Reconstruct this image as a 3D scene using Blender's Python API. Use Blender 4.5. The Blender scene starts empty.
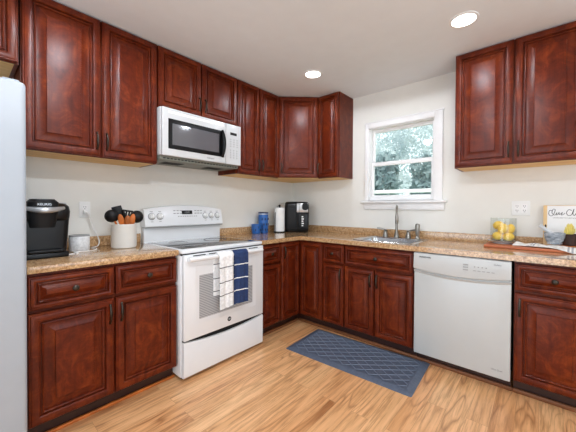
import bpy, bmesh, math, random
from mathutils import Vector, Matrix
PI = math.pi
random.seed(7)
SC = bpy.context.scene
COL = SC.collection

# ------------------------------------------------------------------ camera
cam_d = bpy.data.cameras.new('camera')
cam = bpy.data.objects.new('camera', cam_d)
COL.objects.link(cam)
right = Vector((0.75186339, 0.65929972, 0.00503272))
up = Vector((-0.01165225, 0.0056554, 0.99991612))
fwd = right.cross(up) * -1
fwd = Vector((-0.65921595, 0.75185896, -0.01193441))
cam.matrix_world = Matrix(((right.x, up.x, -fwd.x, 2.5196), (right.y, up.y, -fwd.y, -2.9867),
                           (right.z, up.z, -fwd.z, 1.2113), (0, 0, 0, 1)))
cam_d.sensor_fit = 'HORIZONTAL'
cam_d.sensor_width = 36.0
cam_d.lens = 36.0 * 290.744 / 576
cam_d.shift_x = (288 - 287.142) / 576
cam_d.shift_y = (210.673 - 216) / 576
cam_d.clip_start = 0.02
SC.camera = cam

# ------------------------------------------------------------------ light and exposure
SC.view_settings.view_transform = 'Standard'
SC.view_settings.look = 'None'
SC.view_settings.gamma = 1
SC.view_settings.use_curve_mapping = False
SC.view_settings.exposure = -0.2

world = bpy.data.worlds.new('sky')
SC.world = world
world.use_nodes = True
bg = world.node_tree.nodes['Background']
bg.inputs['Color'].default_value = (0.86, 0.95, 1.0, 1)
bg.inputs['Strength'].default_value = 1.9


def area_light(name, loc, rot, sx, sy, power, colour, spread=PI):
    l = bpy.data.lights.new(name, 'AREA')
    l.shape = 'RECTANGLE'
    l.size, l.size_y, l.energy, l.color, l.spread = sx, sy, power, colour, spread
    o = bpy.data.objects.new(name, l)
    o.location, o.rotation_euler = loc, rot
    COL.objects.link(o)
    return o


# added fill lights out of view: rear for inferred bright windows, side for ambient
area_light('rear_window_fill', (1.75, -5.30, 1.15), (PI / 2, 0, 0), 2.3, 2.0, 44, (0.80, 0.93, 1.08))
area_light('side_ambient_fill', (4.15, -2.6, 1.45), (PI / 2, 0, PI / 2), 2.4, 1.5, 23, (0.80, 0.93, 1.08))
sun_d = bpy.data.lights.new('sun', 'SUN')
sun_d.energy, sun_d.angle, sun_d.color = 3.5, 0.05, (1.0, 0.97, 0.9)
sun = bpy.data.objects.new('sun', sun_d)
sun.rotation_euler = (math.radians(42), 0, math.radians(35))
COL.objects.link(sun)
LAMP_POWER = 30.0

# ------------------------------------------------------------------ mesh helpers


class MB:
    """collects shapes into one bmesh; material index per call through self.mi"""

    def __init__(self):
        self.b = bmesh.new()
        self.mi = 0

    def _mark(self, faces):
        for f in faces:
            f.material_index = self.mi

    def box(self, x0, x1, y0, y1, z0, z1, bev=0.0, seg=2):
        r = bmesh.ops.create_cube(self.b, size=1)
        vs = r['verts']
        for v in vs:
            v.co = Vector((x0 + (v.co.x + .5) * (x1 - x0), y0 + (v.co.y + .5) * (y1 - y0), z0 + (v.co.z + .5) * (z1 - z0)))
        fs = {f for v in vs for f in v.link_faces}
        self._mark(fs)
        if bev:
            es = list({e for v in vs for e in v.link_edges})
            q = bmesh.ops.bevel(self.b, geom=es, offset=bev, segments=seg, profile=.5, affect='EDGES', clamp_overlap=True)
            self._mark(q['faces'])
        return self

    def quad(self, pts):
        f = self.b.faces.new([self.b.verts.new(p) for p in pts])
        f.material_index = self.mi
        return f

    def loft(self, loops, cap0=True, cap1=True, closed=True):
        rows = [[self.b.verts.new(p) for p in L] for L in loops]
        n = len(rows[0])
        for a, c in zip(rows, rows[1:]):
            for i in range(n if closed else n - 1):
                j = (i + 1) % n
                try:
                    f = self.b.faces.new((a[i], a[j], c[j], c[i]))
                    f.material_index = self.mi
                except ValueError:
                    pass
        if cap0:
            self.b.faces.new(rows[0][::-1]).material_index = self.mi
        if cap1:
            self.b.faces.new(rows[-1]).material_index = self.mi
        return self

    def lathe(self, prof, c=(0, 0, 0), seg=28, axis='z', cap0=True, cap1=True):
        loops = []
        for r, h in prof:
            L = []
            for i in range(seg):
                a = 2 * PI * i / seg
                u, v = r * math.cos(a), r * math.sin(a)
                p = {'z': (u, v, h), 'y': (u, h, v), 'x': (h, u, v)}[axis]
                L.append(Vector(p) + Vector(c))
            loops.append(L)
        return self.loft(loops, cap0, cap1)

    def tube(self, pts, r, seg=10):
        pts = [Vector(p) for p in pts]
        rs = r if isinstance(r, (list, tuple)) else [r] * len(pts)
        loops = []
        ref = None
        for i, p in enumerate(pts):
            t = (pts[min(i + 1, len(pts) - 1)] - pts[max(i - 1, 0)]).normalized()
            if ref is None:
                ref = Vector((0, 0, 1)) if abs(t.z) < .9 else Vector((1, 0, 0))
            u = (ref - t * ref.dot(t)).normalized()
            ref = u
            w = t.cross(u)
            loops.append([p + (u * math.cos(2 * PI * k / seg) + w * math.sin(2 * PI * k / seg)) * rs[i] for k in range(seg)])
        return self.loft(loops)

    def ball(self, c, rx, ry, rz, seg=16, rot=None):
        r = bmesh.ops.create_uvsphere(self.b, u_segments=seg, v_segments=max(6, seg * 2 // 3), radius=1)
        M = Matrix.Translation(c) @ (rot.to_4x4() if rot else Matrix.Identity(4)) @ Matrix.Diagonal((rx, ry, rz, 1))
        for v in r['verts']:
            v.co = M @ v.co
        self._mark({f for v in r['verts'] for f in v.link_faces})
        return self

    def panel(self, x0, x1, z0, z1, prof):
        """concentric rectangles in the xz plane: prof = [(inset, y), ...] back to front, capped"""
        loops = []
        for d, y in prof:
            a, c, e, g = x0 + d, x1 - d, z0 + d, z1 - d
            loops.append([(a, y, e), (c, y, e), (c, y, g), (a, y, g)])
        return self.loft(loops)

    def slab(self, us, vs, on, w0, w1, axes):
        """cells of a grid extruded between w0 and w1, cells missing where on(i, j) is false"""
        def P(u, v, w):
            q = {'xyz': (u, v, w), 'xzy': (u, w, v), 'yzx': (w, u, v)}[axes]
            return q
        nu, nv = len(us) - 1, len(vs) - 1
        V = {}

        def vert(i, j, k):
            if (i, j, k) not in V:
                V[i, j, k] = self.b.verts.new(P(us[i], vs[j], (w0, w1)[k]))
            return V[i, j, k]
        ok = lambda i, j: 0 <= i < nu and 0 <= j < nv and on(i, j)
        for i in range(nu):
            for j in range(nv):
                if not on(i, j):
                    continue
                c = [(i, j), (i + 1, j), (i + 1, j + 1), (i, j + 1)]
                self.b.faces.new([vert(*q, 1) for q in c])
                self.b.faces.new([vert(*q, 0) for q in c][::-1])
                for (di, dj), (p, q) in zip(((0, -1), (1, 0), (0, 1), (-1, 0)), ((0, 1), (1, 2), (2, 3), (3, 0))):
                    if not ok(i + di, j + dj):
                        a, e = c[p], c[q]
                        self.b.faces.new((vert(*a, 0), vert(*e, 0), vert(*e, 1), vert(*a, 1)))
        return self

    def bevel_sharp(self, off, seg=2, deg=50):
        es = [e for e in self.b.edges if len(e.link_faces) == 2 and e.calc_face_angle(0) > math.radians(deg)]
        bmesh.ops.bevel(self.b, geom=es, offset=off, segments=seg, profile=.5, affect='EDGES', clamp_overlap=True)
        return self

    def mesh(self, name, mats, smooth=35):
        bmesh.ops.recalc_face_normals(self.b, faces=self.b.faces)
        me = bpy.data.meshes.new(name)
        self.b.to_mesh(me)
        self.b.free()
        for m in (mats if isinstance(mats, (list, tuple)) else [mats]):
            me.materials.append(m)
        if smooth:
            me.shade_smooth()
            me.set_sharp_from_angle(angle=math.radians(smooth))
        return me

    def obj(self, name, mats, parent=None, loc=(0, 0, 0), rot=(0, 0, 0), smooth=35):
        return link(name, self.mesh(name, mats, smooth), parent, loc, rot)


def link(name, me, parent=None, loc=(0, 0, 0), rot=(0, 0, 0)):
    o = bpy.data.objects.new(name, me)
    COL.objects.link(o)
    o.parent = parent
    o.location, o.rotation_euler = loc, rot
    return o


def tag(o, label, cat, group=None):
    o['label'] = label
    o['category'] = cat
    if group:
        o['group'] = group
    return o


def thing(name, label, cat, loc=(0, 0, 0), rz=0.0, group=None):
    o = bpy.data.objects.new(name, None)
    o.empty_display_size = 0.05
    COL.objects.link(o)
    o.location, o.rotation_euler = loc, (0, 0, rz)
    return tag(o, label, cat, group)


def struct(o):
    o['kind'] = 'structure'
    return o


def dup(root, loc, rot=None, label=None):
    r = root.copy()
    COL.objects.link(r)
    r.location = loc
    if rot is not None:
        r.rotation_euler = rot
    if label:
        r['label'] = label
    for ch in list(root.children):
        c = ch.copy()
        COL.objects.link(c)
        c.parent = r
        for g in list(ch.children):
            d = g.copy()
            COL.objects.link(d)
            d.parent = c
    return r


def text_obj(name, txt, size, mat, parent, loc, rot, shear=0.0, depth=0.0004, align='CENTER'):
    cu = bpy.data.curves.new(name, 'FONT')
    cu.body, cu.size, cu.shear, cu.extrude = txt, size, shear, depth
    cu.align_x, cu.align_y = align, 'CENTER'
    tmp = bpy.data.objects.new(name, cu)
    COL.objects.link(tmp)
    bpy.context.view_layer.update()
    me = bpy.data.meshes.new_from_object(tmp.evaluated_get(bpy.context.evaluated_depsgraph_get()))
    bpy.data.objects.remove(tmp)
    bpy.data.curves.remove(cu)
    me.materials.clear()
    me.materials.append(mat)
    return link(name, me, parent, loc, rot)


# ------------------------------------------------------------------ materials
def srgb(r, g, b):
    f = lambda c: (c / 255 / 12.92) if c / 255 <= .04045 else ((c / 255 + .055) / 1.055) ** 2.4
    return (f(r), f(g), f(b), 1)


class Mat:
    def __init__(self, name):
        self.m = bpy.data.materials.new(name)
        self.m.use_nodes = True
        self.t = self.m.node_tree
        self.p = self.t.nodes['Principled BSDF']

    def n(self, typ, **kw):
        nd = self.t.nodes.new(typ)
        for k, v in kw.items():
            if k.startswith('i_'):
                nd.inputs[k[2:].replace('_', ' ')].default_value = v
            else:
                setattr(nd, k, v)
        return nd

    def l(self, a, b):
        self.t.links.new(a, b)

    def s(self, **kw):
        for k, v in kw.items():
            self.p.inputs[k.replace('_', ' ')].default_value = v
        return self

    def coords(self, scale, rot=(0, 0, 0), rnd=True):
        tc = self.n('ShaderNodeTexCoord')
        mp = self.n('ShaderNodeMapping')
        mp.inputs['Scale'].default_value = scale
        mp.inputs['Rotation'].default_value = rot
        self.l(tc.outputs['Object'], mp.inputs['Vector'])
        if rnd:
            oi = self.n('ShaderNodeObjectInfo')
            ml = self.n('ShaderNodeMath', operation='MULTIPLY')
            ml.inputs[1].default_value = 40
            self.l(oi.outputs['Random'], ml.inputs[0])
            cb = self.n('ShaderNodeCombineXYZ')
            for k in range(3):
                self.l(ml.outputs[0], cb.inputs[k])
            self.l(cb.outputs[0], mp.inputs['Location'])
        return mp.outputs[0]

    def ramp(self, fac, stops, interp='LINEAR'):
        r = self.n('ShaderNodeValToRGB')
        cr = r.color_ramp
        cr.interpolation = interp
        while len(cr.elements) < len(stops):
            cr.elements.new(.5)
        for e, (p, c) in zip(cr.elements, stops):
            e.position, e.color = p, c
        self.l(fac, r.inputs[0])
        return r.outputs[0]

    def noise(self, vec, scale, detail=3, rough=.55, dist=0):
        nz = self.n('ShaderNodeTexNoise')
        nz.inputs['Scale'].default_value = scale
        nz.inputs['Detail'].default_value = detail
        nz.inputs['Roughness'].default_value = rough
        nz.inputs['Distortion'].default_value = dist
        self.l(vec, nz.inputs['Vector'])
        return nz.outputs['Fac']

    def mix(self, fac, a, b, typ='MIX'):
        mx = self.n('ShaderNodeMix', data_type='RGBA', blend_type=typ)
        for sock, v in ((mx.inputs[0], fac), (mx.inputs[6], a), (mx.inputs[7], b)):
            if hasattr(v, 'is_linked'):
                self.l(v, sock)
            else:
                sock.default_value = v
        return mx.outputs[2]

    def bump(self, fac, strength, dist=.002):
        b = self.n('ShaderNodeBump')
        b.inputs['Strength'].default_value = strength
        b.inputs['Distance'].default_value = dist
        self.l(fac, b.inputs['Height'])
        self.l(b.outputs[0], self.p.inputs['Normal'])

    def col(self, c):
        self.l(c, self.p.inputs['Base Color'])
        return self


def plain(name, rgb, rough=.5, metal=0.0, coat=0.0, var=0.03):
    """simple surface with a faint procedural unevenness"""
    m = Mat(name)
    v = m.coords((1, 1, 1))
    nz = m.noise(v, 9, 2)
    c = srgb(*rgb)
    lo = tuple(x * (1 - var) for x in c[:3]) + (1,)
    hi = tuple(min(1, x * (1 + var)) for x in c[:3]) + (1,)
    m.col(m.ramp(nz, [(.3, lo), (.7, hi)]))
    m.s(Roughness=rough, Metallic=metal, Coat_Weight=coat)
    if name.startswith('black_'):
        m.s(Specular_IOR_Level=.3)
    return m.m


def cherry(name, scale):
    m = Mat(name)
    g = m.noise(m.coords(scale), 1.0, 4, .6, .8)
    blot = m.noise(m.coords((8, 8, 6)), 1.0, 5, .68, 1.6)
    fig = m.noise(m.coords((14, 14, 42)), 1.0, 3, .6, 1.2)
    c = m.ramp(blot, [(.25, srgb(70, 20, 8)), (.5, srgb(97, 34, 12)), (.75, srgb(130, 56, 21))])
    c = m.mix(.55, c, m.ramp(g, [(.3, (.66, .6, .58, 1)), (.65, (1.2, 1.2, 1.2, 1))]), 'MULTIPLY')
    c = m.mix(.55, c, m.ramp(fig, [(.34, (.80, .74, .72, 1)), (.62, (1.14, 1.14, 1.14, 1))]), 'MULTIPLY')
    m.col(c)
    m.s(Roughness=.33, Specular_IOR_Level=.24)
    m.bump(g, .05)
    return m.m


M = {}
M['cherry'] = cherry('cherry_wood', (48, 48, 4))
M['cherry_h'] = cherry('cherry_wood_cross', (4, 48, 48))
M['cherry_dark'] = plain('cherry_shadow_gap', (50, 16, 12), .5)
M['shoe'] = plain('brown_shoe_moulding', (122, 74, 42), .5, var=.15)
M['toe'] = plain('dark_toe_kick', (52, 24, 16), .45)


def mk_rawwood():
    m = Mat('raw_birch_plywood')
    g = m.noise(m.coords((3, 40, 40)), 1.0, 4)
    m.col(m.ramp(g, [(.3, srgb(218, 172, 104)), (.7, srgb(240, 204, 140))]))
    m.s(Roughness=.6)
    return m.m


M['raw'] = mk_rawwood()


def mk_granite():
    m = Mat('tan_granite')
    v = m.coords((1, 1, 1), rnd=False)
    n1 = m.noise(v, 75, 3, .8)
    n2 = m.noise(v, 22, 4, .6, 1.0)
    n3 = m.noise(v, 210, 2, .6)
    c1 = m.ramp(n1, [(.34, srgb(84, 58, 42)), (.43, srgb(148, 108, 72)), (.54, srgb(198, 158, 112)), (.68, srgb(238, 210, 168))])
    c2 = m.ramp(n2, [(.3, srgb(170, 126, 82)), (.7, srgb(220, 184, 138))])
    c = m.mix(.4, c1, c2)
    sp = m.ramp(n3, [(.30, (0.25, .2, .17, 1)), (.37, (1, 1, 1, 1))])
    m.col(m.mix(.7, c, sp, 'MULTIPLY'))
    m.s(Roughness=.16, Coat_Weight=.6, Coat_Roughness=.05)
    return m.m


M['granite'] = mk_granite()


def mk_floor():
    m = Mat('oak_plank_laminate')
    tc = m.n('ShaderNodeTexCoord')
    sx = m.n('ShaderNodeSeparateXYZ')
    m.l(tc.outputs['Object'], sx.inputs[0])
    cb = m.n('ShaderNodeCombineXYZ')
    m.l(sx.outputs['Y'], cb.inputs['X'])
    m.l(sx.outputs['X'], cb.inputs['Y'])

    def brick(w, h, mort, off):
        b = m.n('ShaderNodeTexBrick', offset=off, offset_frequency=2)
        b.inputs['Scale'].default_value = 1
        b.inputs['Brick Width'].default_value = w
        b.inputs['Row Height'].default_value = h
        b.inputs['Mortar Size'].default_value = mort
        b.inputs['Mortar Smooth'].default_value = .3
        b.inputs['Bias'].default_value = 0
        b.inputs['Color1'].default_value = (0, 0, 0, 1)
        b.inputs['Color2'].default_value = (1, 1, 1, 1)
        b.inputs['Mortar'].default_value = (.5, .5, .5, 1)
        m.l(cb.outputs[0], b.inputs['Vector'])
        return b
    b1 = brick(1.05, 0.105, .0008, .37)
    # each plank shifts its own grain
    sc = m.n('ShaderNodeVectorMath', operation='SCALE')
    m.l(b1.outputs['Color'], sc.inputs[0])
    sc.inputs['Scale'].default_value = 7.3
    ad = m.n('ShaderNodeVectorMath', operation='ADD')
    m.l(cb.outputs[0], ad.inputs[0])
    m.l(sc.outputs[0], ad.inputs[1])

    def st(x, y):
        mp = m.n('ShaderNodeMapping')
        mp.inputs['Scale'].default_value = (x, y, 1)
        m.l(ad.outputs[0], mp.inputs['Vector'])
        return mp.outputs[0]
    # cathedral figure: contour lines of a stretched noise field
    f0 = m.noise(st(.9, 5.5), 1.0, 2, .5, .35)
    k1 = m.n('ShaderNodeMath', operation='MULTIPLY')
    k1.inputs[1].default_value = 11
    m.l(f0, k1.inputs[0])
    k2 = m.n('ShaderNodeMath', operation='PINGPONG')
    k2.inputs[1].default_value = .5
    m.l(k1.outputs[0], k2.inputs[0])
    k3 = m.n('ShaderNodeMath', operation='MULTIPLY')
    k3.inputs[1].default_value = 2
    m.l(k2.outputs[0], k3.inputs[0])
    fine = m.noise(st(3, 62), 1, 4, .72)
    mid = m.noise(st(1.3, 16), 1, 4, .65, .6)
    base = m.ramp(b1.outputs['Color'], [(0, srgb(222, 164, 112)), (.35, srgb(236, 184, 132)), (.7, srgb(242, 194, 142)), (1, srgb(228, 170, 118))])
    gr = m.ramp(k3.outputs[0], [(.0, (.50, .38, .30, 1)), (.26, (.86, .80, .75, 1)), (.6, (1.04, 1.04, 1.04, 1))])
    patch = m.ramp(m.noise(st(1.1, 4), 1, 2), [(.42, (0, 0, 0, 1)), (.62, (.85, .85, .85, 1))])
    c = m.mix(patch, base, m.mix(1.0, base, gr, 'MULTIPLY'))
    c = m.mix(.8, c, m.ramp(fine, [(.34, (.58, .47, .38, 1)), (.54, (1.04, 1.04, 1.04, 1))]), 'MULTIPLY')
    c = m.mix(.8, c, m.ramp(mid, [(.3, (.78, .68, .58, 1)), (.62, (1.06, 1.06, 1.08, 1))]), 'MULTIPLY')
    c = m.mix(b1.outputs['Fac'], c, srgb(176, 122, 80))
    m.col(c)
    m.s(Roughness=.33, Coat_Weight=.15, Coat_Roughness=.2)
    m.bump(fine, .04)
    return m.m


M['floor'] = mk_floor()
M['wall'] = plain('wall_paint', (231, 229, 222), .75, var=.012)
M['ceiling'] = plain('ceiling_paint', (232, 236, 239), .85, var=.012)
M['trim'] = plain('white_trim_paint', (240, 239, 238), .35)
M['white'] = plain('white_enamel', (232, 233, 234), .22, coat=.3, var=.01)
M['dishwhite'] = plain('white_dishwasher_enamel', (192, 195, 194), .28, coat=.2, var=.01)
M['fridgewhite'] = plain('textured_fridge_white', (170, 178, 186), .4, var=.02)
M['plastic_w'] = plain('white_plastic', (236, 236, 234), .35, var=.01)
M['shade_grey'] = plain('grey_plastic', (150, 150, 150), .4)
M['under'] = plain('grey_green_vent_metal', (128, 130, 120), .45)
M['black'] = plain('black_plastic', (10, 10, 12), .3, var=.2)
M['blackmatte'] = plain('black_silicone', (14, 15, 17), .5, var=.2)
M['gap'] = plain('dark_gap', (14, 14, 14), .8)
M['blackglass'] = plain('black_ceramic_glass', (24, 25, 27), .06, coat=.5, var=.05)
M['silver'] = plain('silver_plastic', (190, 192, 194), .28, metal=.7)
M['steel'] = plain('stainless_steel', (200, 202, 204), .25, metal=1.0)
M['nickel'] = plain('brushed_nickel', (150, 146, 139), .3, metal=1.0)
M['pewter'] = plain('aged_pewter', (70, 64, 58), .35, metal=1.0, var=.25)
M['ink'] = plain('grey_print', (112, 112, 114), .6)
M['inkblack'] = plain('black_print', (28, 28, 30), .6)
M['blue'] = plain('blue_enamel', (28, 92, 166), .35)
M['navy'] = plain('navy_print', (14, 38, 82), .4)
M['paper'] = plain('white_paper', (240, 240, 238), .9)
M['ceramic'] = plain('white_stoneware', (228, 226, 220), .35)
M['oakwood'] = plain('light_wood', (226, 192, 140), .5, var=.15)
M['spoonwood'] = plain('orange_wood', (190, 104, 42), .4, var=.4)
M['soil'] = plain('dark_woven_pot', (66, 42, 34), .8, var=.4)
M['succ'] = plain('yellow_green_leaf', (226, 208, 112), .5, var=.25)
M['cord'] = plain('white_cord', (232, 230, 226), .5)


def mk_board():
    m = Mat('red_brown_board_wood')
    g = m.noise(m.coords((4, 60, 60)), 1, 4, .6)
    m.col(m.ramp(g, [(.3, srgb(160, 80, 46)), (.7, srgb(206, 120, 78))]))
    m.s(Roughness=.4)
    return m.m


M['board'] = mk_board()


def mk_lemon():
    m = Mat('lemon_peel')
    v = m.coords((1, 1, 1))
    m.col(m.ramp(m.noise(v, 14, 3), [(.3, srgb(246, 196, 62)), (.7, srgb(254, 220, 108))]))
    m.s(Roughness=.42)
    m.bump(m.noise(v, 320, 1), .2, .001)
    return m.m


M['lemon'] = mk_lemon()
M['palemarble'] = plain('pale_marble', (206, 210, 214), .35, var=.12)


def mk_marble():
    m = Mat('grey_marble')
    v = m.coords((14, 14, 40))
    m.col(m.ramp(m.noise(v, 1.4, 5, .6, 1.5), [(.32, srgb(96, 103, 112)), (.5, srgb(150, 157, 165)), (.7, srgb(214, 218, 222))]))
    m.s(Roughness=.35)
    return m.m


M['marble'] = mk_marble()


def mk_fabric(name, rgb, scale=900):
    m = Mat(name)
    v = m.coords((1, 1, 1))
    c = srgb(*rgb)
    m.col(m.ramp(m.noise(v, 60, 3), [(.3, tuple(x * .82 for x in c[:3]) + (1,)), (.7, tuple(min(1, x * 1.1) for x in c[:3]) + (1,))]))
    m.bump(m.noise(v, scale, 2), .5, .002)
    m.s(Roughness=.95)
    return m.m


M['terry_w'] = mk_fabric('white_terry', (246, 247, 247), 500)
M['terry_b'] = mk_fabric('navy_terry', (40, 60, 104), 500)
M['terry_k'] = mk_fabric('charcoal_stripe', (40, 42, 52), 500)


def mk_mat():
    m = Mat('slate_blue_rubber')
    v = m.coords((1, 1, 1))
    m.col(m.ramp(m.noise(v, 40, 3), [(.3, srgb(80, 89, 106)), (.7, srgb(94, 104, 121))]))
    m.bump(m.noise(v, 400, 2), .3, .001)
    m.s(Roughness=.45)
    return m.m


M['mat'] = mk_mat()
M['matline'] = plain('pale_mat_ridge', (112, 121, 137), .42)


def mk_ovenglass():
    m = Mat('oven_window_screen')
    tc = m.n('ShaderNodeTexCoord')
    wv = m.n('ShaderNodeTexWave', wave_type='BANDS', bands_direction='Z')
    wv.inputs['Scale'].default_value = 26
    wv.inputs['Distortion'].default_value = 0
    m.l(tc.outputs['Object'], wv.inputs['Vector'])
    m.col(m.ramp(wv.outputs['Fac'], [(.2, srgb(132, 134, 136)), (.7, srgb(190, 191, 192))]))
    m.s(Roughness=.2, Coat_Weight=.2)
    return m.m


M['ovenglass'] = mk_ovenglass()


def mk_mwglass():
    m = Mat('microwave_window_screen')
    tc = m.n('ShaderNodeTexCoord')
    br = m.n('ShaderNodeTexVoronoi', feature='F1')
    br.inputs['Scale'].default_value = 190
    br.inputs['Randomness'].default_value = 0
    m.l(tc.outputs['Object'], br.inputs['Vector'])
    m.col(m.ramp(br.outputs['Distance'], [(.25, srgb(48, 49, 53)), (.5, srgb(112, 112, 116))]))
    m.s(Roughness=.08, Coat_Weight=.6)
    return m.m


M['mwglass'] = mk_mwglass()


def mk_glass(name, tint, edge=.5):
    """thin clear pane: straight-through plus a reflection that grows at glancing angles"""
    m = Mat(name)
    m.t.nodes.remove(m.p)
    tr = m.n('ShaderNodeBsdfTransparent')
    tr.inputs['Color'].default_value = tint
    gl = m.n('ShaderNodeBsdfGlossy')
    gl.inputs['Roughness'].default_value = .02
    lw = m.n('ShaderNodeLayerWeight')
    pw = m.n('ShaderNodeMath', operation='POWER')
    pw.inputs[1].default_value = 4
    m.l(lw.outputs['Facing'], pw.inputs[0])
    ml = m.n('ShaderNodeMath', operation='MULTIPLY_ADD')
    ml.inputs[1].default_value = edge
    ml.inputs[2].default_value = .035
    m.l(pw.outputs[0], ml.inputs[0])
    mx = m.n('ShaderNodeMixShader')
    m.l(ml.outputs[0], mx.inputs[0])
    m.l(tr.outputs[0], mx.inputs[1])
    m.l(gl.outputs[0], mx.inputs[2])
    m.l(mx.outputs[0], m.t.nodes['Material Output'].inputs['Surface'])
    return m.m


M['pane'] = mk_glass('window_glass', (.96, .98, .97, 1))
M['jar'] = mk_glass('jar_glass', (.97, .98, .97, 1), .35)


def mk_emit(name, rgb, strength):
    m = Mat(name)
    m.s(Base_Color=(1, 1, 1, 1), Emission_Color=srgb(*rgb), Emission_Strength=strength)
    return m.m


M['lamp'] = mk_emit('lamp_diffuser', (255, 252, 245), 6)


def mk_leaf(name, a, b):
    m = Mat(name)
    oi = m.coords((1, 1, 1))
    m.col(m.ramp(m.noise(oi, 2.2, 4, .7), [(.32, srgb(*a)), (.68, srgb(*b))]))
    m.s(Roughness=.55)
    tr = m.n('ShaderNodeBsdfTranslucent')
    tr.inputs['Color'].default_value = srgb(*b)
    mx = m.n('ShaderNodeMixShader')
    mx.inputs[0].default_value = .35
    m.l(m.p.outputs[0], mx.inputs[1])
    m.l(tr.outputs[0], mx.inputs[2])
    m.l(mx.outputs[0], m.t.nodes['Material Output'].inputs['Surface'])
    return m.m


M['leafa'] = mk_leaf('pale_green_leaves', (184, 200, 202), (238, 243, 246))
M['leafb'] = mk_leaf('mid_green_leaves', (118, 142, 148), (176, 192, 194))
M['bark'] = plain('bark', (92, 80, 66), .9, var=.3)
M['grass'] = plain('lawn', (104, 136, 92), .9, var=.2)

# ------------------------------------------------------------------ room shell
H = 2.445
X1, Y0 = 4.25, -5.45
struct(MB().box(-.12, X1 + .12, Y0 - .12, .12, -.06, 0).obj('floor', M['floor'], smooth=0))
struct(MB().box(-.12, X1 + .12, Y0 - .12, .12, H, H + .08).obj('ceiling', M['ceiling'], smooth=0))
struct(MB().box(-.12, 0, Y0 - .12, .12, 0, H).obj('wall_left', M['wall'], smooth=0))
WX0, WX1, WZ0, WZ1 = 1.09, 1.752, 1.29, 2.070
struct(MB().slab([0, WX0, WX1, X1], [0, WZ0, WZ1, H], lambda i, j: not (i == 1 and j == 1), 0, .12, 'xzy')
       .obj('wall_back', M['wall'], smooth=0))
struct(MB().slab([Y0, -3.8, -1.4, .12], [0, .7, 2.2, H], lambda i, j: not (i == 1 and j == 1), X1, X1 + .12, 'yzx')
       .obj('wall_right', M['wall'], smooth=0))
struct(MB().slab([0, .6, 2.9, X1], [0, 2.15, H], lambda i, j: not (i == 1 and j == 0), Y0 - .12, Y0, 'xzy')
       .obj('wall_front', M['wall'], smooth=0))
# shoe moulding along the toe kicks
struct(MB().box(.553, .572, -2.76, -1.965, 0, .019, .006).obj('trim_1', M['spoonwood']))
struct(MB().box(.575, 2.385, -.573, -.553, 0, .028, .006).obj('trim_2', M['shoe']))
struct(MB().box(.553, .573, -1.19, -.573, 0, .028, .006).obj('trim_3', M['shoe']))
struct(MB().box(2.385, 2.76, -.573, -.553, 0, .028, .006).obj('trim_4', M['shoe']))

# window over the sink
WS = .016
win = struct(bpy.data.objects.new('window_1', None))
COL.objects.link(win)
win.location = (1.42, 0, 1.28)


def wpart(name, mb, mat, parent=None, smooth=35):
    o = mb.obj(name, mat, parent or win, smooth=smooth)
    if parent is None:
        o.location = (-1.42 + WS, 0, -1.28)
    return o


b = MB()
for x0, x1, z0, z1 in ((1.034, WX0 - WS + .004, 1.28, 2.126), (WX1 - WS - .004, 1.808, 1.28, 2.126), (WX0 - WS - .01, WX1 - WS + .01, WZ1 - .004, 2.126)):
    b.box(x0, x1, -.02, -.001, z0, z1, .005)
b.box(1.026, 1.816, -.026, -.001, 2.120, 2.132, .004)
wpart('casing', b, M['trim'])
wpart('sill', MB().box(1.0, 1.848, -.062, .03, 1.262, 1.284, .006), M['trim'])
wpart('apron', MB().box(1.025, 1.826, -.018, -.001, 1.192, 1.2625, .005), M['trim'])
b = MB()
for x0, x1, z0, z1 in ((WX0 - WS, WX0 - WS + .012, WZ0 - .006, WZ1), (WX1 - WS - .012, WX1 - WS, WZ0 - .006, WZ1), (WX0 - WS, WX1 - WS, WZ1 - .012, WZ1), (WX0 - WS, WX1 - WS, WZ0 - .006, WZ0 + .012)):
    b.box(x0, x1, .0, .12, z0, z1)
wpart('jamb', b, M['trim'], smooth=0)


def sash(name, x0, x1, z0, z1, y0, y1, st, top, bot):
    b = MB()
    b.box(x0, x0 + st, y0, y1, z0, z1, .003)
    b.box(x1 - st, x1, y0, y1, z0, z1, .003)
    b.box(x0 + st - .002, x1 - st + .002, y0, y1, z1 - top, z1, .003)
    b.box(x0 + st - .002, x1 - st + .002, y0, y1, z0, z0 + bot, .003)
    o = wpart(name, b, M['trim'])
    ym = (y0 + y1) / 2
    g = MB().box(x0 + st - .004, x1 - st + .004, ym - .002, ym + .002, z0 + bot - .004, z1 - top + .004).obj('pane', M['pane'], o, smooth=0)
    return o


sash('lower_sash', 1.087, 1.724, 1.302, 1.700, .030, .058, .026, .040, .042)
sash('upper_sash', 1.087, 1.724, 1.668, 2.063, .064, .092, .026, .036, .04)

# ------------------------------------------------------------------ cabinet makers (front faces local -y, width along x)
DT = .02           # door thickness


def door_prof(fw, k=1.0):
    """back to front: stepped edge, rounded frame, deep groove, bead, groove, raised field"""
    return [(0, 0), (0, -.013), (.003, -.0165), (.007, -.017), (.010, -.0225), (.017, -.0250), (fw * .50, -.0255), (fw * .68, -.0230),
            (fw * .75, -.0180), (fw * .765, -.0060), (fw * .88, -.0060), (fw * .90, -.0160), (fw * .97, -.0175), (fw * 1.04, -.0145),
            (fw * 1.06, -.0030), (fw * 1.06 + .008 * k, -.0030), (fw * 1.06 + .044 * k, -.0170), (fw * 1.06 + .0455 * k, -.0225), (fw * 1.06 + .052 * k, -.0235)]


_handle = {}


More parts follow.
